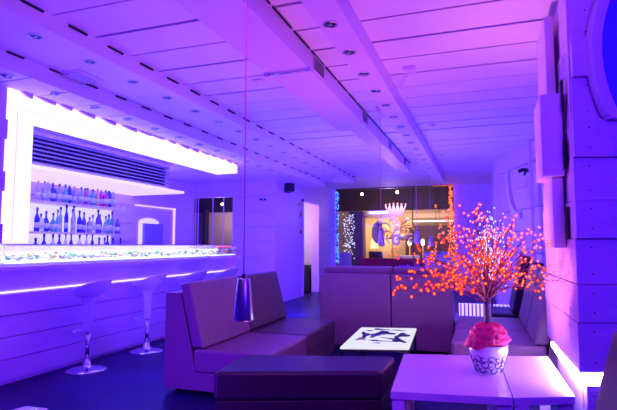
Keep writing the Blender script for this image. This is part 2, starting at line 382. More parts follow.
M['cap_dark'] = mat('dark_cap', (.03, .02, .10), .4); M['lab'] = mat('paper_label', (.6, .6, .75), .6)
PROF = {'tall': [(.030, 0), (.034, .01), (.034, .16), (.028, .20), (.012, .235), (.011, .28)],
        'square': [(.042, 0), (.045, .01), (.045, .15), (.040, .18), (.014, .20), (.013, .23)],
        'slim': [(.022, 0), (.025, .01), (.025, .19), (.018, .23), (.010, .25), (.010, .31)],
        'round': [(.038, 0), (.050, .03), (.050, .11), (.034, .16), (.013, .20), (.012, .25)]}
pro = {}
ORD = ['first', 'second', 'third', 'fourth', 'fifth', 'sixth', 'seventh', 'eighth', 'ninth', 'tenth', 'eleventh', 'twelfth', 'thirteenth', 'fourteenth', 'fifteenth', 'sixteenth', 'seventeenth', 'eighteenth', 'nineteenth', 'twentieth']
def bottle(shape, colour, loc, label, group, sc=1.0):
    k = (shape, colour)
    if k not in pro:
        t = empty('bottle', loc, label, 'bottle', group); pf = PROF[shape]
        MB().lathe(pf, 12).build('glass_body', bmats[colour], t)
        h = pf[-1][1]; MB().lathe([(.014, 0), (.015, .005), (.015, .035), (.012, .037)], 10, (0, 0, h)).build('cap', 'cap_dark', t)
        r = pf[2][0] + .001; MB().lathe([(r, .05), (r, .12)], 12).build('label', 'lab', t)
        pro[k] = t; t.scale = (sc, sc, sc); return t
    c = dup(pro[k], loc, label, group=group); c.scale = (sc, sc, sc); return c
random.seed(5)
rows = [('top shelf', 2.08, 5.95, 7.65, 17, ['clear', 'clear', 'clear', 'dark blue', 'lilac', 'green', 'dark blue', 'lilac', 'lilac', 'red', 'pale blue', 'green', 'orange', 'red', 'red', 'dark blue', 'clear']),
        ('middle shelf', 1.59, 5.93, 7.75, 19, ['dark blue', 'clear', 'dark blue', 'green', 'pale blue', 'pale blue', 'dark blue', 'clear', 'lilac', 'dark blue', 'purple', 'lilac', 'clear', 'purple', 'dark blue', 'clear', 'green', 'green', 'purple']),
        ('lowest shelf', 1.16, 5.95, 7.85, 14, ['dark blue', 'dark blue', 'clear', 'dark blue', 'clear', 'purple', 'clear', 'clear', 'dark blue', 'purple', 'lilac', 'dark blue', 'purple', 'dark blue'])]
for rn, z, y0, y1, n, cols in rows:
    for i in range(n):
        shp = random.choice(['tall', 'square', 'slim', 'round', 'tall']); col = cols[i]; sc = random.uniform(1.05, 1.38)
        if z < 1.5: sc = 1.25
        bottle(shp, col, (-6.60 + random.uniform(-.03, .05), y0 + (y1 - y0)*i/(n - 1) + random.uniform(-.02, .02), z),
               '%s %s bottle on the %s behind the bar, %s from the left' % (shp, col, rn, ORD[i]), 'bottles on the ' + rn + ' behind the bar', sc)
# small bottles seen at the far end under the counter
for i, (y, c) in enumerate(((8.72, 'clear'), (8.84, 'dark blue'))):
    pass

# bar stools
def make_stool(loc, label):
    t = empty('bar_stool', loc, label, 'stool', 'white bar stools standing along the bar')
    def warp(p):
        k = max(0, (p.z - .80)/.10)
        return Vector((p.x*1.0 + .02*k, p.y, p.z + p.x*.36*min(k, 1.0)*(1 if p.x > 0 else .75)))
    prof = [(.045, .76), (.055, .78), (.11, .81), (.18, .85), (.215, .90), (.225, .925), (.215, .925), (.17, .875), (.10, .845), (.02, .835)]
    MB().lathe(prof, 32, (0, 0, 0), 0, warp).build('seat', 'gloss', t, subsurf=1)
    MB().lathe([(.050, .42), (.052, .43), (.050, .60), (.056, .70), (.075, .78), (.09, .80)], 24).build('stem_cover', 'gloss', t)
    MB().lathe([(.026, .06), (.026, .43)], 16).build('pole', 'chrome', t)
    MB().lathe([(.215, 0), (.215, .008), (.16, .022), (.07, .040), (.045, .055), (.04, .10), (.03, .105)], 32).build('base', 'chrome', t)
    pts = [(-.03, -.02, .42), (-.10, -.10, .42)] + [(-.10 - .08*math.sin(a), .12*-math.cos(a), .42) for a in [PI*k/8 for k in range(1, 8)]] + [(-.10, .10, .42), (-.03, .02, .42)]
    MB().tube(pts, .009, 8).build('footrest', 'chrome', t)
    MB().tube([(.05, .03, .80), (.12, .09, .79), (.16, .12, .775)], .006, 6).build('lever', 'chrome', t)
    return t
st = make_stool((-4.17, 4.5, 0), 'white moulded bar stool on a chrome pole, nearest of the stools at the bar')
dup(st, (-4.17, 5.54, 0), 'white moulded bar stool at the bar, just left of the sofa back')
dup(st, (-4.17, 6.58, 0), 'white bar stool at the bar, its pole hidden behind the taupe sofa back')
dup(st, (-4.17, 7.62, 0), 'white bar stool at the bar nearest the boarded column')

# ---------------------------------------------------------------- seating
def module(name, loc, rz, w, skin, label, group=None, depth=1.08, h=0.0):
    """seat faces local +x, width along +y, back at x = 0"""
    t = empty(name, loc, label, 'sofa', group, rz)
    MB().prism([(0, .04), (depth, .04), (depth, .205), (.33, .205), (.29, .42), (.165, .93 + h), (0, .93 + h)], .004, w - .004, axis='y').build('shell', skin, t, bevel=.012, seg=3)
    MB().prism([(.31, .20), (depth + .01, .20), (depth + .01, .42), (.31, .42)], .0, w, axis='y').build('seat_cushion', skin, t, bevel=.035, seg=4)
    MB().prism([(.30, .425), (.43, .425), (.27, 1.035 + h), (.15, 1.02 + h)], .0, w, axis='y').build('back_cushion', skin, t, bevel=.03, seg=4)
    for x in (.1, depth - .1):
        for yy in (.1, w - .1): MB().lathe([(.025, 0), (.03, .042)], 10, (x, yy, 0)).build('foot', 'plastic', t)
    return t
G = 'modular leather sofas in the lounge'
module('sofa', (-2.87, 4.08, 0), 0, 1.0, 'leather', 'taupe leather sofa module with high back, nearest the bar stools')
module('sofa', (-2.89, 5.09, 0), 0, 1.14, 'brown', 'dark brown leather sofa module behind the hanging cone lamp')
module('sofa', (-1.14, 6.53, 0), R(90), .97, 'leather', 'high-backed taupe sofa seen from behind, left one beyond the lit table', h=.06)
module('sofa', (-.36, 6.53, 0), R(90), .775, 'leather', 'high-backed taupe sofa seen from behind, right one with red bulbs in front', h=.06)
module('sofa', (.87, 6.12, 0), R(180), .86, 'leather', 'taupe sofa with slanted back between the light tree and pink pillar', depth=1.18, h=.1)
module('sofa', (.86, 7.2, 0), R(180), 1.06, 'leather', 'taupe sofa module farther back behind the potted light tree', depth=1.18, h=.1)
module('armchair', (.80, 8.45, 0), R(180), .9, 'navy', 'dark navy armchair almost hidden behind the light tree and taupe sofa', depth=.75, h=.2)
module('armchair', (.78, 2.42, 0), R(180), .95, 'maroon', 'dark maroon leather seat back cut off at the lower right corner')
# ottoman
ot = empty('ottoman', (-1.33, 3.9, 0), 'long low black leather ottoman in front of the taupe sofa', 'ottoman')
q = [(-1.93, 3.36), (-.74, 3.80), (-.73, 4.36), (-2.00, 3.99)]
q = [(a + 1.33, c - 3.9) for a, c in q]
MB().prism(q, .215, .43).build('cushion', 'black', ot, bevel=.035, seg=4)
MB().prism([(a*.985, c*.98) for a, c in q], .05, .215).build('base', 'black', ot, bevel=.008)
for a, c in q: MB().lathe([(.025, 0), (.03, .055)], 10, (a*.85, c*.75, 0)).build('foot', 'plastic', ot)

# low lit table with a printed top
lt = empty('coffee_table', (-1.02, 5.3, 0), 'low thin-legged table with a glowing black and white printed top', 'table')
q = [(-1.29, 4.61), (-.67, 4.78), (-.74, 5.93), (-1.36, 5.79)]; q = [(a + 1.02, c - 5.3) for a, c in q]
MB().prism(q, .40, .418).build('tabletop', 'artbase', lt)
MB().prism([(a*1.012, c*1.01) for a, c in q], .375, .40).build('frame', 'plastic', lt)
for a, c in q: MB().box(a*.95 - .012, a*.95 + .012, c*.96 - .012, c*.96 + .012, 0, .38).build('leg', 'plastic', lt)
random.seed(21)
m = MB(); c0 = (q[0][0] + q[2][0])/2, (q[0][1] + q[2][1])/2
def blob(cx, cy, rx, ry, z, mi, n=16, rot=0):
    ph = random.random()*6; P = []
    for i in range(n):
        a = 2*PI*i/n; r = 1 + .35*math.sin(3*a + ph) + random.uniform(-.12, .12)
        x, y_ = rx*r*math.cos(a), ry*r*math.sin(a)
        P.append((cx + x*math.cos(rot) - y_*math.sin(rot), cy + x*math.sin(rot) + y_*math.cos(rot)))
    m.prism(P, .4182, z, mi)
for cx, cy, rx, ry, mi, ro in ((-.19, .02, .035, .15, 0, .2), (-.09, .02, .04, .10, 2, 0), (-.01, .20, .085, .10, 0, 0), (0, .16, .05, .05, 2, 0), (.19, .12, .055, .12, 0, -.2), (.20, -.18, .05, .10, 0, .4),
                               (.10, -.1, .07, .025, 0, -.3), (-.10, .42, .07, .04, 0, 0), (.08, .42, .09, .02, 0, .1), (-.18, -.22, .04, .06, 1, 0), (.03, -.26, .11, .02, 0, .05), (-.2, .3, .03, .03, 0, 0), (.02, -.38, .03, .02, 1, 0), (-.02, -.25, .05, .02, 0, 0)):
    blob(cx, cy, rx*1.15, ry*1.15, .4190 + .0004*mi, mi, rot=ro)
m.build('printed_pattern', ['artink', 'arttan', 'artteal'], lt)

# white tables in front
def ptable(q, z, label, legs=(0, 1, 2, 3), th=.05):
    cx = sum(a for a, c in q)/4; cy = sum(c for a, c in q)/4
    t = empty('low_table', (cx, cy, 0), label, 'table'); p = [(a - cx, c - cy) for a, c in q]
    MB().prism(p, z - th, z).build('tabletop', 'tabletop', t, bevel=.004)
    for i in legs:
        a, c = p[i]; a -= math.copysign(.045, a); c -= math.copysign(.06, c)
        MB().box(a - .04, a + .04, c - .04, c + .04, 0, z - th - .001).build('leg', 'tabletop', t, bevel=.003)
    return t
ptable([(-.575, 3.24), (.155, 3.355), (.095, 4.55), (-.655, 4.37)], .45, 'white low table with the pot of lights on it, beside the black ottoman')
ptable([(.160, 3.36), (.52, 3.52), (.50, 4.68), (.10, 4.555)], .448, 'white low table lit brightly at its edge beside the boarded pillar')
ptable([(-2.65, 1.68), (-2.1, 1.68), (-2.37, 2.27), (-2.52, 2.26)], .45, 'corner of a pale low table just inside the lower left edge', legs=(0, 1))

# ---------------------------------------------------------------- pillar on the right
O = Vector((.56, 3.6)); u = Vector((math.cos(R(17)), math.sin(R(17)))); v = Vector((-math.sin(R(17)), math.cos(R(17))))
zs = [.58, .89, 1.13, 1.42, 1.67, 1.95, 2.20, 2.49, 2.74, 3.01, 3.2]; pr_ = [.0, .005, .03, .0, .035, .0, .04, -.0, .05, .06]
m = MB(); random.seed(9)
for i in range(len(zs) - 1):
    p = [.030, .040, .008, .034, .0, .026, -.016, .022, -.022, -.036][i]
    A = O - v*(p) + Vector((-p*.3 + .0, 0)) + Vector(((zs[i] - .58)*.018, 0)); B = A + u*1.9; D = Vector((.545 - p*.5, 4.93)); Cc = Vector((2.3, 5.6))
    m.prism([A[:], B[:], Cc[:], D[:]], zs[i] + .003, zs[i + 1] - .003, 0)
    for f in (.10, .62):
        for zz in (zs[i] + .06, zs[i + 1] - .06):
            c = A + u*f; m.prism([(c.x - .004, c.y - .004), (c.x + .004, c.y - .004), (c.x + .004, c.y + .004), (c.x - .004, c.y + .004)], zz, zz + .008, 1)
            c = A + (D - A)*(f*.9 + .1) + Vector((-.001, 0)); m.prism([(c.x - .002, c.y - .004), (c.x + .004, c.y - .004), (c.x + .004, c.y + .004), (c.x - .002, c.y + .004)], zz, zz + .008, 1)
A = O + u*.03 + v*.03; m.prism([A[:], (A + u*1.8)[:], (2.25, 5.5), (.60, 4.9)], 0, 3.2, 0)
struct(m.build('wall_pillar', ['white', 'dark']))
# glow strip and vent at the pillar's foot
m = MB(); m.prism([(.545, 3.60), (.565, 3.60), (.57, 4.86), (.55, 4.86)], .50, .54)
A = O + u*.02 - v*.005; m.prism([A[:], (A + u*.5)[:], (A + u*.5 + v*.02)[:], (A + v*.02)[:]], .54, .565)
tag(m.build('led_strip', 'ledw'), 'bright strip light under the lowest boards of the pillar', 'light')
vt = empty('vent_box', (O.x, O.y, 0), 'white slatted vent glowing at the foot of the pillar', 'vent', rz=R(17))
MB().box(.03, .50, -.03, .02, .30, .50).build('frame', 'bev', vt, bevel=.004)
for k in range(7): MB().box(.06, .47, -.042, -.03, .325 + k*.023, .337 + k*.023).build('slat', 'bev', vt)
MB().tube([(.10, -.05, .32), (.17, -.07, .36), (.24, -.06, .39), (.30, -.05, .37)], .005, 6).build('cable', 'plastic', vt)
# planks fixed upright on the pillar's side
def plank(x0, x1, y0, y1, z0, z1, label): return tag(MB().box(x0, x1, y0, y1, z0, z1).build('decorative_plank', 'bev', bevel=.004), label, 'plank', 'upright planks fixed on the pillar side')
plank(.490, .552, 4.02, 4.55, 2.48, 3.1, 'pale upright plank high on the pillar side, topmost of the planks')
plank(.415, .552, 3.78, 4.20, 1.86, 2.44, 'thick upright plank standing out farthest from the pillar side')
plank(.480, .552, 3.86, 4.40, 1.36, 1.855, 'upright plank below the thickest one, its foot above the light tree branches')
for z0, z1, l in ((2.30, 2.52, 'topmost'), (1.90, 2.10, 'middle'), (1.42, 1.64, 'lowest')): tag(MB().box(.548, .560, 3.74, 3.80, z0, z1).build('black_slot', 'dark'), 'narrow black slot between boards at the pillar corner, ' + l + ' of three', 'slot', 'black slots at the pillar corner')
# round surround on the pillar's front
rg = empty('wall_ring', (O.x, O.y, 0), 'large white round wall frame with deep blue centre, cut by the right edge', 'wall frame', rz=R(17))
cx, cz, ro, ri = 1.12, 2.62, 1.0, .935
def arc(r, a0, a1, n=40): return [(cx + r*math.cos(a0 + (a1 - a0)*i/n), cz + r*math.sin(a0 + (a1 - a0)*i/n)) for i in range(n + 1)]
a0 = math.asin((2.21 - cz)/ro); a1 = math.asin((3.15 - cz)/ro)
A0 = PI - a0; A1 = PI - a1
out = arc(ro, A0, A1); inn = arc(ri, PI - math.asin((2.21 - cz)/ri), PI - math.asin((3.15 - cz)/ri))
MB().prism(out + inn[::-1], -.10, -.02, axis='y').build('rim', 'bev', rg)
M['deepblue'] = mat('deep_blue_panel', (.12, .10, .75), .4)
MB().prism(inn + [(1.6, 3.15), (1.6, 2.21)], -.045, -.025, axis='y').build('panel', 'deepblue', rg)
MB().prism([(.22, 2.19), (1.6, 2.19), (1.6, 2.21), (.22, 2.21)], -.10, -.02, axis='y').build('ledge', 'bev', rg)
# round frame and dark lamp on the far boarded wall
rf = empty('wall_ring', (.62, 9.62, 0), 'smaller white round wall frame on the far boarded wall', 'wall frame', rz=R(-72.6))
cx, cz = .42, 2.60
o2 = [(cx + .52*math.cos(a), cz + .78*math.sin(a)) for a in [PI*.95 + PI*.6*k/30 for k in range(31)]]
i2 = [(cx + .42*math.cos(a), cz + .66*math.sin(a)) for a in [PI*.95 + PI*.6*k/30 for k in range(31)]]
MB().prism(o2 + i2[::-1], -.16, -.10, axis='y').build('rim', 'bev', rf)
pt = tag(MB().box(.80, .86, 9.2, 9.3, 0, 3.2).build('wall_post', 'bev'), 'white upright post in front of the far boarded wall', 'post')
wl = empty('spotlight', (.78, 9.42, 2.70), 'small black spotlight on the far boarded wall beside the post', 'spotlight')
MB().tube([(.04, .05, -.01), (-.06, -.02, 0), (-.14, -.03, -.03)], .035, 10).build('housing', 'plastic', wl)
MB().tube([(.02, .02, 0), (.10, .05, 0)], .015, 8).build('bracket', 'plastic', wl)
MB().tube([(-.02, 0, -.02), (-.04, -.02, -.10)], .02, 8).build('lens', 'plastic', wl)
# low lit grille beyond the right sofa
gr = empty('low_grille', (.1, 9.0, 0), 'bluish white low lit grille behind the right sofa', 'grille')
MB().box(-.50, .50, 0, .05, .02, .38).build('lit_panel', 'cove', gr)
for k in range(16): MB().box(-.48 + k*.062, -.455 + k*.062, -.03, 0, .03, .38).build('slat', 'bev', gr)

# ---------------------------------------------------------------- ceiling fittings
def make_dl(loc, label, group):
    t = empty('downlight', loc, label, 'downlight', group)
    MB().lathe([(.060, 0), (.060, -.006), (.052, -.010), (.046, -.006), (.046, 0)], 24).build('rim', 'steel', t)
    MB().lathe([(.046, -.001), (.045, -.004), (.001, -.004)], 24).build('reflector', 'hollow', t)
    MB().ball((.0, 0, -.004), .018, 0, 1, (1, 1, .5)).build('bulb', 'chrome', t)
    return t
g1 = 'round downlights in the soffit'; dl = None
def row(x, z, y0, dy, n, what):
    global dl
    for i in range(n):
        lab = 'round recessed downlight, %s from the camera in the %s' % (ORD[i] if i else 'nearest', what)
        if dl is None: dl = make_dl((x, y0, z), lab, 'round downlights in the ' + what)
        else: dup(dl, (x, y0 + dy*i, z), lab, group='round downlights in the ' + what)
row(-3.37, Z1, 2.95, .595, 14, 'soffit row beside the bar')
row(-4.02, Z2, 3.24, .54, 14, 'lower soffit row above the bar')
row(-1.03, 3.03, 2.88, .57, 15, 'narrow beam at centre')
def vent(y, label):
    t = empty('air_vent', (-1.46, y, 3.10), label, 'vent', 'air vents on the side of the ceiling duct')
    MB().box(0, .012, -.16, .16, -.075, .075).build('frame', 'bev', t); MB().box(.010, .014, -.145, .145, -.062, .062).build('backing', 'dark', t)
    for k in range(6): MB().box(.012, .018, -.145, .145, -.052 + k*.02, -.047 + k*.02).build('slat', 'steel', t)
    return t
for y, l in ((4.48, 'small dark air vent on the duct side, nearest to the camera'), (6.5, 'dark air vent on the duct side, next one after the nearest'), (8.45, 'dark air vent on the duct side, near the duct bend'), (10.2, 'dark air vent at the far end of the duct')):
    vent(y, l)
t = empty('conduit', (-1.9, 4.19, 2.99), 'thin pale blue conduit crossing the underside of the duct', 'conduit')
MB().tube([(.02, 0, -.012), (.45, 0, -.012)], .012, 8).build('pipe', 'steel', t)
for x in (.02, .45): MB().box(x - .02, x + .02, -.02, .02, -.03, .01).build('clip', 'bev', t)
el = empty('emergency_light', (-3.74, 3.83, Z1), 'recessed rectangular emergency light in the soffit above the bar', 'light', rz=R(2))
MB().box(-.13, .13, -.17, .17, -.012, 0).build('frame', 'bev', el, bevel=.003)
MB().box(-.10, .06, -.14, .14, -.030, -.012).build('diffuser', 'chrome', el, bevel=.006)
for k in range(3): MB().box(-.11 + k*.07, -.10 + k*.07, -.15, .15, -.034, -.012).build('rib', 'steel', el)
for i, (x, y, s_, l) in enumerate(((-.67, 7.63, .05, 'small round ceiling sensor on the boards right of the beam'), (-.71, 10.29, .05, 'far round ceiling sensor on the boards right of the beam'), (-2.3, 4.9, .07, 'round ceiling sensor on the boards left of the duct'))):
    tag(MB().lathe([(s_, 0), (s_, -.015), (s_*.6, -.03), (.01, -.032)], 16, (x, y, ZC - .003)).build('ceiling_sensor', 'bev'), l, 'sensor', 'ceiling sensors')

# pendant lamps
def pendant(x, y, zb, zt, ztop, label, lamp=None):
    t = empty('pendant_lamp', (x, y, zb), label, 'lamp', 'cone pendant lamps'); h = zt - zb; k = h/.20
    MB().lathe([(.050*k, 0), (.0505*k, .004), (.031*k, h - .004), (.028*k, h), (.004, h + .001)], 28).build('lamp_shade', 'steel', t)
    MB().lathe([(.046*k, -.001), (.040*k, -.006), (.02*k, -.010), (.001, -.011)], 24).build('bulb', 'gloss', t)
    MB().tube([(0, 0, h), (0, 0, ztop - zb)], .0035, 6).build('cord', 'cord', t)
    MB().lathe([(.010*k, h), (.010*k, h + .02), (.004, h + .022)], 10).build('ferrule', 'plastic', t)
    return t
pendant(-1.05, 2.1, 1.035, 1.225, 3.0 + .2, 'metal cone pendant lamp hanging low at front, before the sofas')
p = pendant(-1.23, 6.4, 1.385, 1.57, 3.13, 'cone pendant lamp on a long cord in front of the far window')
MB().box(-.05, .05, -.05, .05, 3.19 - 1.385 - .05, 3.19 - 1.385 + .01).build('ceiling_mount', 'bev', p)
MB().tube([(0, 0, 1.76), (.18, -.6, 1.50), (.40, -1.1, 1.58), (.58, -1.36, 1.80)], .004, 6).build('cord', 'bev', p)
MB().tube([(0, 0, 1.79), (.28, -.6, 1.68), (.58, -1.36, 1.80)], .004, 6).build('cord', 'bev', p)
MB().box(.52, .64, -1.42, -1.30, 1.775, 1.815).build('junction_box', 'bev', p)
pendant(-1.21, 10.0, 1.42, 1.66, 3.2, 'small distant cone pendant lamp, middle of three before the far window')
pendant(-1.13, 12.0, 1.36, 1.60, 3.2, 'farthest small cone pendant lamp, just left of the orange lights')
# loudspeaker on the column and plates on the wall
sp = empty('loudspeaker', (-4.55, 11.42, 2.80), 'black loudspeaker bracketed to the column near the ceiling', 'speaker', rz=R(-20)); sp.scale = (.75, .75, .75)
MB().prism([(-.02, -.17), (.24, -.12), (.24, .13), (.04, .19)], -.13, .13, axis='y').build('cabinet', 'plastic', sp, bevel=.01)
MB().tube([(.10, -.132, .0), (.10, -.15, 0)], .07, 16).build('cone', 'hollow', sp)
MB().tube([(-.06, 0, 0), (.06, 0, 0)], .02, 8).build('bracket', 'plastic', sp)
tag(MB().box(-4.6, -4.565, 12.50, 12.58, 2.14, 2.26).build('alarm_box', 'red', bevel=.005), 'red alarm box on the left wall, upper of two by the doorway', 'alarm')
tag(MB().box(-4.6, -4.565, 12.50, 12.58, 1.68, 1.79).build('alarm_box', 'red', bevel=.005), 'red alarm box on the left wall, lower of two by the doorway', 'alarm')
tag(MB().box(-4.6, -4.58, 12.42, 12.56, 2.42, 2.52).build('small_sign', 'hollow'), 'small dark plate on the left wall above the red alarm boxes', 'sign')
m = MB(); m.box(-4.98, -4.93, 10.76, 10.80, 2.44, 2.48); m.box(-4.88, -4.83, 10.76, 10.80, 2.44, 2.48)
tag(m.build('wall_bracket', 'hollow'), 'pair of tiny dark fittings on the front of the column', 'fitting')
tag(MB().box(-5.30, -4.90, 14.1, 14.5, 0, .78).build('cabinet', 'plastic', bevel=.01), 'low black cabinet inside the passage doorway', 'cabinet')

# ---------------------------------------------------------------- room beyond the far window
struct(MB().box(-9, 2.5, 15.7, 21.2, -.1, 0).build('floor_beyond', 'beyond_dark'))
struct(MB().box(-9, 2.5, 15.71, 21.2, 3.95, 4.05).build('ceiling_beyond', 'beyond_dark'))
m = MB(); m.box(-9, 2.5, 21, 21.2, 0, 2.85, 0); m.box(-9, 2.5, 20.9, 21.2, 2.85, 3.95, 1); m.box(-8.8, -9, 15.7, 21, 0, 4, 1); m.box(2.3, 2.5, 15.7, 21, 0, 4, 1)
m.box(-5.0, -.9, 19.95, 20.1, 2.45, 2.62, 0); m.box(-2.9, -.9, 20.2, 20.9, .9, 2.15, 2)
struct(m.build('wall_beyond', ['beige', 'beyond_dark', 'colm']))
cl = empty('column', (-4.38, 18.2, 0), 'dark purple grey column beyond the far window', 'column')
MB().box(-.24, .24, -.24, .24, 0, 2.42).build('shaft', 'colm', cl); MB().box(-.31, .31, -.31, .31, 2.42, 2.5).build('capital', 'colm', cl); MB().box(-.27, .27, -.27, .27, 2.5, 2.62).build('cap_block', 'colm', cl)
tag(MB().box(-4.05, -2.9, 18.6, 18.7, 2.56, 2.66).build('light_beam', 'cove'), 'violet lit horizontal beam right of the dark column outside', 'light')
tag(MB().box(-2.75, -.9, 19.8, 19.86, 2.28, 2.34).build('light_beam', 'cloth_lit'), 'thin bright horizontal beam right of the crown ornament outside', 'light')
tag(MB().box(-5.2, -4.75, 20.8, 20.95, .9, 2.6).build('curtain', 'cloth'), 'pale curtain left of the dark column outside', 'curtain')
cr = empty('crown_ornament', (-2.92, 18.0, 2.45), 'pale lilac crown shaped ornament beyond the far window', 'ornament')
P = [(-.25, 0), (.25, 0)]
n = 6
for k in range(n):
    xr = .36 - .72*k/(n - 1); h = .40 - .05*abs(xr)/.36
    P += [(xr + .022, h), (xr - .022, h)]
    if k < n - 1: P.append((xr - .72/(n - 1)/2, .20 + .02*abs(xr)))
MB().prism(P, -.02, .02, axis='y').build('crown', 'lilac', cr)
for k in range(n): xr = .36 - .72*k/(n - 1); MB().ball((xr, 0, .44 - .05*abs(xr)/.36), .035).build('knob', 'lilac', cr)
th = empty('ornate_stand', (-3.25, 19.0, 0), 'swirling lilac and gold ornate stand under the crown', 'ornament')
def spiral(cx, cz, r0, turns, sgn=1): return [(cx + sgn*r0*(1 - t/40)*math.cos(turns*2*PI*t/40), 0, cz + r0*(1 - t/40)*math.sin(turns*2*PI*t/40)) for t in range(38)]
MB().tube(spiral(-.30, 2.0, .26, 1.4), .035, 6).build('scroll', 'lilac', th); MB().tube(spiral(.35, 1.75, .30, 1.4, -1), .035, 6).build('scroll', 'gold', th)
MB().tube(spiral(-.35, 1.45, .24, 1.3), .035, 6).build('scroll', 'lilac', th); MB().tube(spiral(.1, 2.25, .18, 1.2, -1), .03, 6).build('scroll', 'gold', th)
for a_, b_, c_, k_, g_ in ((.55, 1.9, .30, 'gold', 1), (.62, 2.15, .22, 'gold', -1), (.2, 1.55, .24, 'lilac', 1), (.75, 1.6, .22, 'lilac', -1), (-.1, 1.75, .20, 'gold', -1)): MB().tube(spiral(a_, b_, c_, 1.5, g_), .05, 6).build('scroll', k_, th)
for x_, z_, r_ in ((-.42, 2.28, .12), (.40, 1.7, .10), (.62, 2.35, .07), (.2, 2.1, .08)): MB().ball((x_, -.05, z_), r_, 0, 2).build('globe', 'cloth', th)
MB().prism([(-.55 + .24*math.cos(a), 1.85 + .42*math.sin(a)) for a in [PI*k/10 for k in range(20)]], .06, .10, axis='y').build('oval_panel', 'recess', th)
MB().tube([(0, 0, 0), (.02, 0, 1.2), (.1, 0, 2.35)], .025, 8).build('pole', 'gold', th); MB().lathe([(.3, 0), (.3, .04), (.06, .1)], 20).build('base', 'gold', th)
for i, (x, y, z) in enumerate(((-4.17, 18.05, 3.27), (-2.86, 18.05, 3.30))):
    t = empty('ceiling_spot', (x, y, z), ('left' if i == 0 else 'right') + ' warm glowing ceiling bulb beyond the far window', 'lamp')
    MB().ball((0, 0, 0), .055, 0, 2).build('bulb', 'warm', t); MB().tube([(0, 0, .05), (0, 0, .68)], .012, 6).build('stem', 'plastic', t)
for i, (x, z) in enumerate(((-6.62, 2.48), (-6.35, 2.46), (-6.02, 2.5))):
    tag(MB().ball((x, 11.9 if i != 1 else 12.2, z), .028 + .01*(i == 0), 0, 2).build('light_bulb', 'warm'), ('small warm bulb seen through the side window beyond the bar, %s one' % ['leftmost', 'middle', 'rightmost'][i]), 'bulb')
tl = empty('table_lamp', (-4.05, 19.6, .0), 'glowing amber table lamp on a side table beyond the window', 'lamp')
MB().lathe([(.16, 1.25), (.11, 1.62)], 20).build('lamp_shade', 'shade', tl); MB().lathe([(.03, .82), (.05, .95), (.02, 1.25)], 12).build('base', 'gold', tl)
MB().box(-.3, .3, -.3, .3, .76, .82).build('side_table', 'chairbrown', tl); MB().box(-.04, .04, -.04, .04, 0, .76).build('leg', 'chairbrown', tl)
for i, (x, y) in enumerate(((-2.6, 19.2), (-2.15, 19.6))):
    t = empty('candle_lamp', (x, y, 0), ['small glowing candle lamp below the crown ornament', 'small glowing candle lamp right of the crown ornament'][i], 'lamp')
    MB().lathe([(.05, 1.38), (.065, 1.5), (.035, 1.6)], 12).build('glow', 'warm', t); MB().lathe([(.16, 0), (.03, .04), (.02, 1.35)], 12).build('stand', 'gold', t)
rs = empty('red_sofa', (-2.85, 16.9, 0), 'long dark red sofa seen from behind through the far window', 'sofa')
for k in range(3): MB().box(-1.12 + k*.75, -.385 + k*.75, -.12, .10, .15, .93).build('back_cushion', 'redsofa', rs, bevel=.02)
MB().box(-1.13, 1.12, .1, .75, .12, .42).build('seat', 'redsofa', rs, bevel=.02)
for x in (-1.05, 1.05): MB().box(x - .03, x + .03, -.06, .0, 0, .16).build('leg', 'plastic', rs)
def chair(x, y, rz, skin, label, w=.55, h=1.0):
    t = empty('lounge_chair', (x, y, 0), label, 'chair', 'lounge chairs beyond the far window', rz)
    pf = [(.0, .30), (w, .30), (w, .44), (.12, .46), (.02, h), (-.08, h)]
    MB().prism(pf, -w/2, w/2, axis='y').build('seat_shell', skin, t, bevel=.03)
    for a in (.04, w - .06):
        for c in (-w/2 + .05, w/2 - .05): MB().box(a - .02, a + .02, c - .02, c + .02, 0, .31).build('leg', 'chairbrown', t)
chair(-4.55, 16.5, R(80), 'cloth', 'white cloth chair seen from behind, left of the red sofa', .72, 1.12)
chair(-5.35, 17.2, R(70), 'cloth', 'white cloth chair at the left end, beside the blue lights', .6, 1.0)
chair(-5.5, 18.3, R(100), 'chairbrown', 'brown wooden chair behind the white cloth chairs', .5, 1.2)
chair(-3.65, 17.95, R(60), 'chairdark', 'dark woven tub chair behind the red sofa at left', .6, 1.15)
chair(-1.55, 18.1, R(100), 'chairdark', 'dark woven chair behind the red sofa at right', .8, 1.15)
rt = empty('round_table', (-2.55, 18.25, 0), 'round table under white cloth behind the red sofa', 'table')
MB().lathe([(.30, .2), (.42, .5), (.44, .98), (.40, 1.0), (.01, 1.0)], 28).build('tablecloth', 'cloth', rt); MB().lathe([(.05, 0), (.05, .5)], 10).build('leg', 'plastic', rt)

# hanging LED curtains and strings
def leds(name, pts, r, mi, label, kind='stuff', top=3.17):
    m = MB()
    for k in range(0, len(pts), max(1, len(pts)//8)):
        x, y, z = pts[k]; m.tube([(x, y, min(p[2] for p in pts)), (x, y, top)], .0025, 4, 1)
    for p in pts: m.ball(p, r, 0, 1)
    return tag(m.build(name, [mi, 'plastic']), label, 'string lights', kind=kind)
random.seed(4)
leds('string_lights', [(-4.40 + random.uniform(-.05, .06), 15.45 + random.uniform(-.05, 0), random.uniform(.8, 3.1)) for _ in range(200)], .014, 'blueled', 'blue string lights hanging down the left edge of the far window')
leds('string_lights', [(-4.72 + random.uniform(0, .42), 17.4 + random.uniform(-.1, .1), random.uniform(.9, 2.5)) for _ in range(110)], .017, 'whiteled', 'cool white curtain of lights left of the dark column')
leds('string_lights', [(-.84 + random.uniform(-.06, .04)*(1 + .8*(z < 2.4)), 15.44 + random.uniform(-.04, 0), z) for z in [random.uniform(.9, 3.15) for _ in range(260)]], .015, 'orange', 'orange string lights hanging down the right edge of the far window')
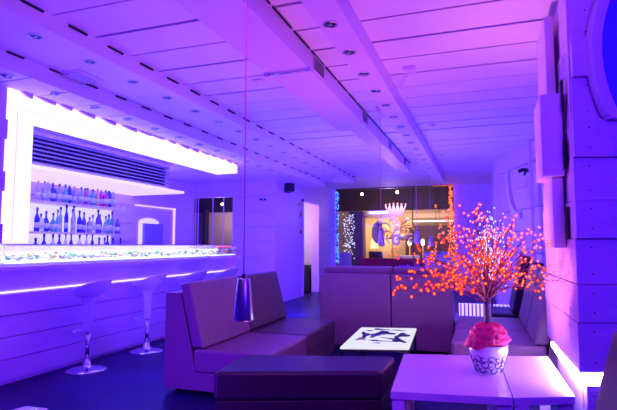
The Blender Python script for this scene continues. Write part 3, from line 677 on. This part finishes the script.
leds('string_lights', [(-.77 - i*.028, 15.45, 3.17 + .008*math.sin(i)) for i in range(22)], .008, 'orange', 'orange string lights along the top right corner of the window')
leds('string_lights', [(-1.24 + .07*math.sin(z*4) + random.uniform(-.04, .04), 15.42, z) for z in [random.uniform(1.1, 2.6) for _ in range(55)]], .013, 'orange', 'orange dots imitating the light tree reflected near the right window edge')  # reflection of the light tree in the glass, modelled as glowing dots
pts = []
for _ in range(300):
    a = random.gauss(0, .13); pts.append((.13 + a, 8.6 + random.uniform(-.12, .12), 1.32 + random.gauss(0, .26)))
lt2 = empty('light_bush', (.13, 8.6, 0), 'dense bush of bluish white lights behind the potted light tree', 'light bush')
m = MB()
for p in pts: m.ball((p[0] - .13, p[1] - 8.6, p[2]), .011, 0, 1)
m.build('bulbs', 'whiteled', lt2)['kind'] = 'stuff'
m = MB(); m.tube([(0, 0, 0), (0, 0, .9)], .02, 8)
for k in range(14): a = 2*PI*k/14; m.tube([(0, 0, .85), (.12*math.cos(a), .05*math.sin(a), 1.2), (.2*math.cos(a), .1*math.sin(a), 1.4 + .03*k)], .006, 5)
m.build('stem', 'twig', lt2)

# ---------------------------------------------------------------- potted light tree
random.seed(17)
bx0, by0 = .025, 3.96
pot = empty('plant_pot', (bx0, by0, .45), 'white ceramic pot with dark scroll pattern and pink cloth on the table', 'pot')
MB().lathe([(.075, 0), (.085, .004), (.105, .05), (.125, .11), (.132, .15), (.137, .165), (.132, .18), (.138, .195), (.138, .205), (.122, .205), (.118, .16), (.01, .15)], 36).build('pot_body', 'pot', pot)
m = MB()
def rad(z): return .085 + (.125 - .085)*min(z/.11, 1) + .0015
for k in range(15):
    for rr, zc in ((.026, .030), (.028, .072), (.026, .112)):
        a0 = 2*PI*k/15 + (.25 if zc > .06 else 0); sg = 1 if (k % 2) else -1; P = []
        for t in range(16):
            w_ = t/15; ang = sg*w_*5.2; r = rr*(1 - .65*w_); z = zc + r*math.sin(ang); a = a0 + r*math.cos(ang)/.10
            P.append((rad(z)*math.cos(a), rad(z)*math.sin(a), z))
        m.tube(P, .0042, 5)
m.build('scroll_pattern', 'potink', pot)
cl = MB(); random.seed(8)
def cw(p):
    a = math.atan2(p.y, p.x); k = 1 + .045*math.sin(3*a + 1) + .05*math.sin(9*a + p.z*60) + .045*math.sin(19*a - p.z*90)
    return Vector((p.x*k - .02*(p.z < .23), p.y*k, p.z + .010*math.sin(4*a) - (.03*max(0, -math.cos(a - .3)) if p.z < .215 else 0)))
cl.lathe([(.118, .203), (.138, .208), (.150, .212), (.130, .228), (.145, .24), (.142, .255), (.118, .268), (.130, .285), (.118, .30), (.095, .312), (.10, .328), (.07, .345), (.03, .355)], 64, (0, 0, 0), 0, cw)
cl.build('pink_wrap', 'pink', pot)
tree = empty('light_tree', (bx0, by0, .64), 'branching tree of red and orange light bulbs standing in the white pot', 'light tree')
MB().tube([(0, 0, 0), (.004, 0, .15), (0, 0, .30), (.002, 0, .36)], .026, 10, r2=.022).build('trunk', 'trunk', tree)
bulbs = []
NB = 68
for k in range(NB):
    th_ = random.uniform(0, 2*PI)
    f = (k + .5)/NB
    el_ = R(90 - 98*f**.85)                     # first branches upright, the last ones nearly level
    if el_ < R(-2): el_ = R(random.uniform(0, 14))
    L = (.70 - .06*math.sin(el_)**2)*random.uniform(.72, 1.02)
    sx = math.cos(th_)*math.cos(el_); sy = math.sin(th_)*math.cos(el_)*.75
    if el_ < R(38):
        if sx > 0 and random.random() < .35: sx = -sx
        sx *= 1.05 if sx < 0 else .72
    d = Vector((sx, sy, math.sin(el_)))
    st_ = Vector((0, 0, random.uniform(.30, .37)))
    bend = Vector((random.uniform(-.04, .04), random.uniform(-.04, .04), .07*math.cos(el_)))
    def P(t): return st_ + d*L*t + bend*math.sin(PI*t)
    if k == NB - 3: d = Vector((.98, -.1, .20)).normalized(); L = .62
    m = MB(); m.tube([P(t/6) for t in range(7)], .0045, 5, r2=.0018)
    nb0 = len(bulbs); bulbs.append((P(1), el_))
    for j in range(6):
        t0 = random.uniform(.16, .95); p0 = P(t0)
        dd = (d + Vector((random.uniform(-.6, .6), random.uniform(-.6, .6), random.uniform(-.25, .55)))).normalized()
        l2 = random.uniform(.07, .19)*(1.15 - t0*.4); p1 = p0 + dd*l2
        m.tube([p0, p0 + dd*l2*.5 + Vector((0, 0, .006)), p1], .0022, 4, r2=.0012); bulbs.append((p1, el_))
        if random.random() < .35: bulbs.append((p0 + dd*l2*.5 + Vector((0, 0, .012)), el_))
    br = m.build('branch', 'twig', tree)
    bulbs[nb0:] = [(q_[0], br) for q_ in bulbs[nb0:]]
bulbs.sort(key=lambda b: b[0].y)
def bmat(p):
    w_ = max(0, min(1, .08 + p.x*.8 + (p.z - .48)*1.7))
    return 'b_pk' if random.random() < w_ else random.choice(['b_or', 'b_rd'])
rest = MB()
proto = {}
for i, (p, e) in enumerate(bulbs):
    k = bmat(p)
    if i < 100:
        if k not in proto:
            mb = MB(); mb.ball((0, 0, 0), .0118, 0, 2); proto[k] = mb.build('bulb', k, e); proto[k].location = p
        else:
            c = proto[k].copy(); C.objects.link(c); c.location = p; c.parent = e
    else: rest.ball(p, .0118, {'b_or': 0, 'b_rd': 1, 'b_pk': 2}[k], 1)
r_ = rest.build('more_bulbs', ['b_or', 'b_rd', 'b_pk'], tree); r_['kind'] = 'stuff'
print('bulbs', len(bulbs))
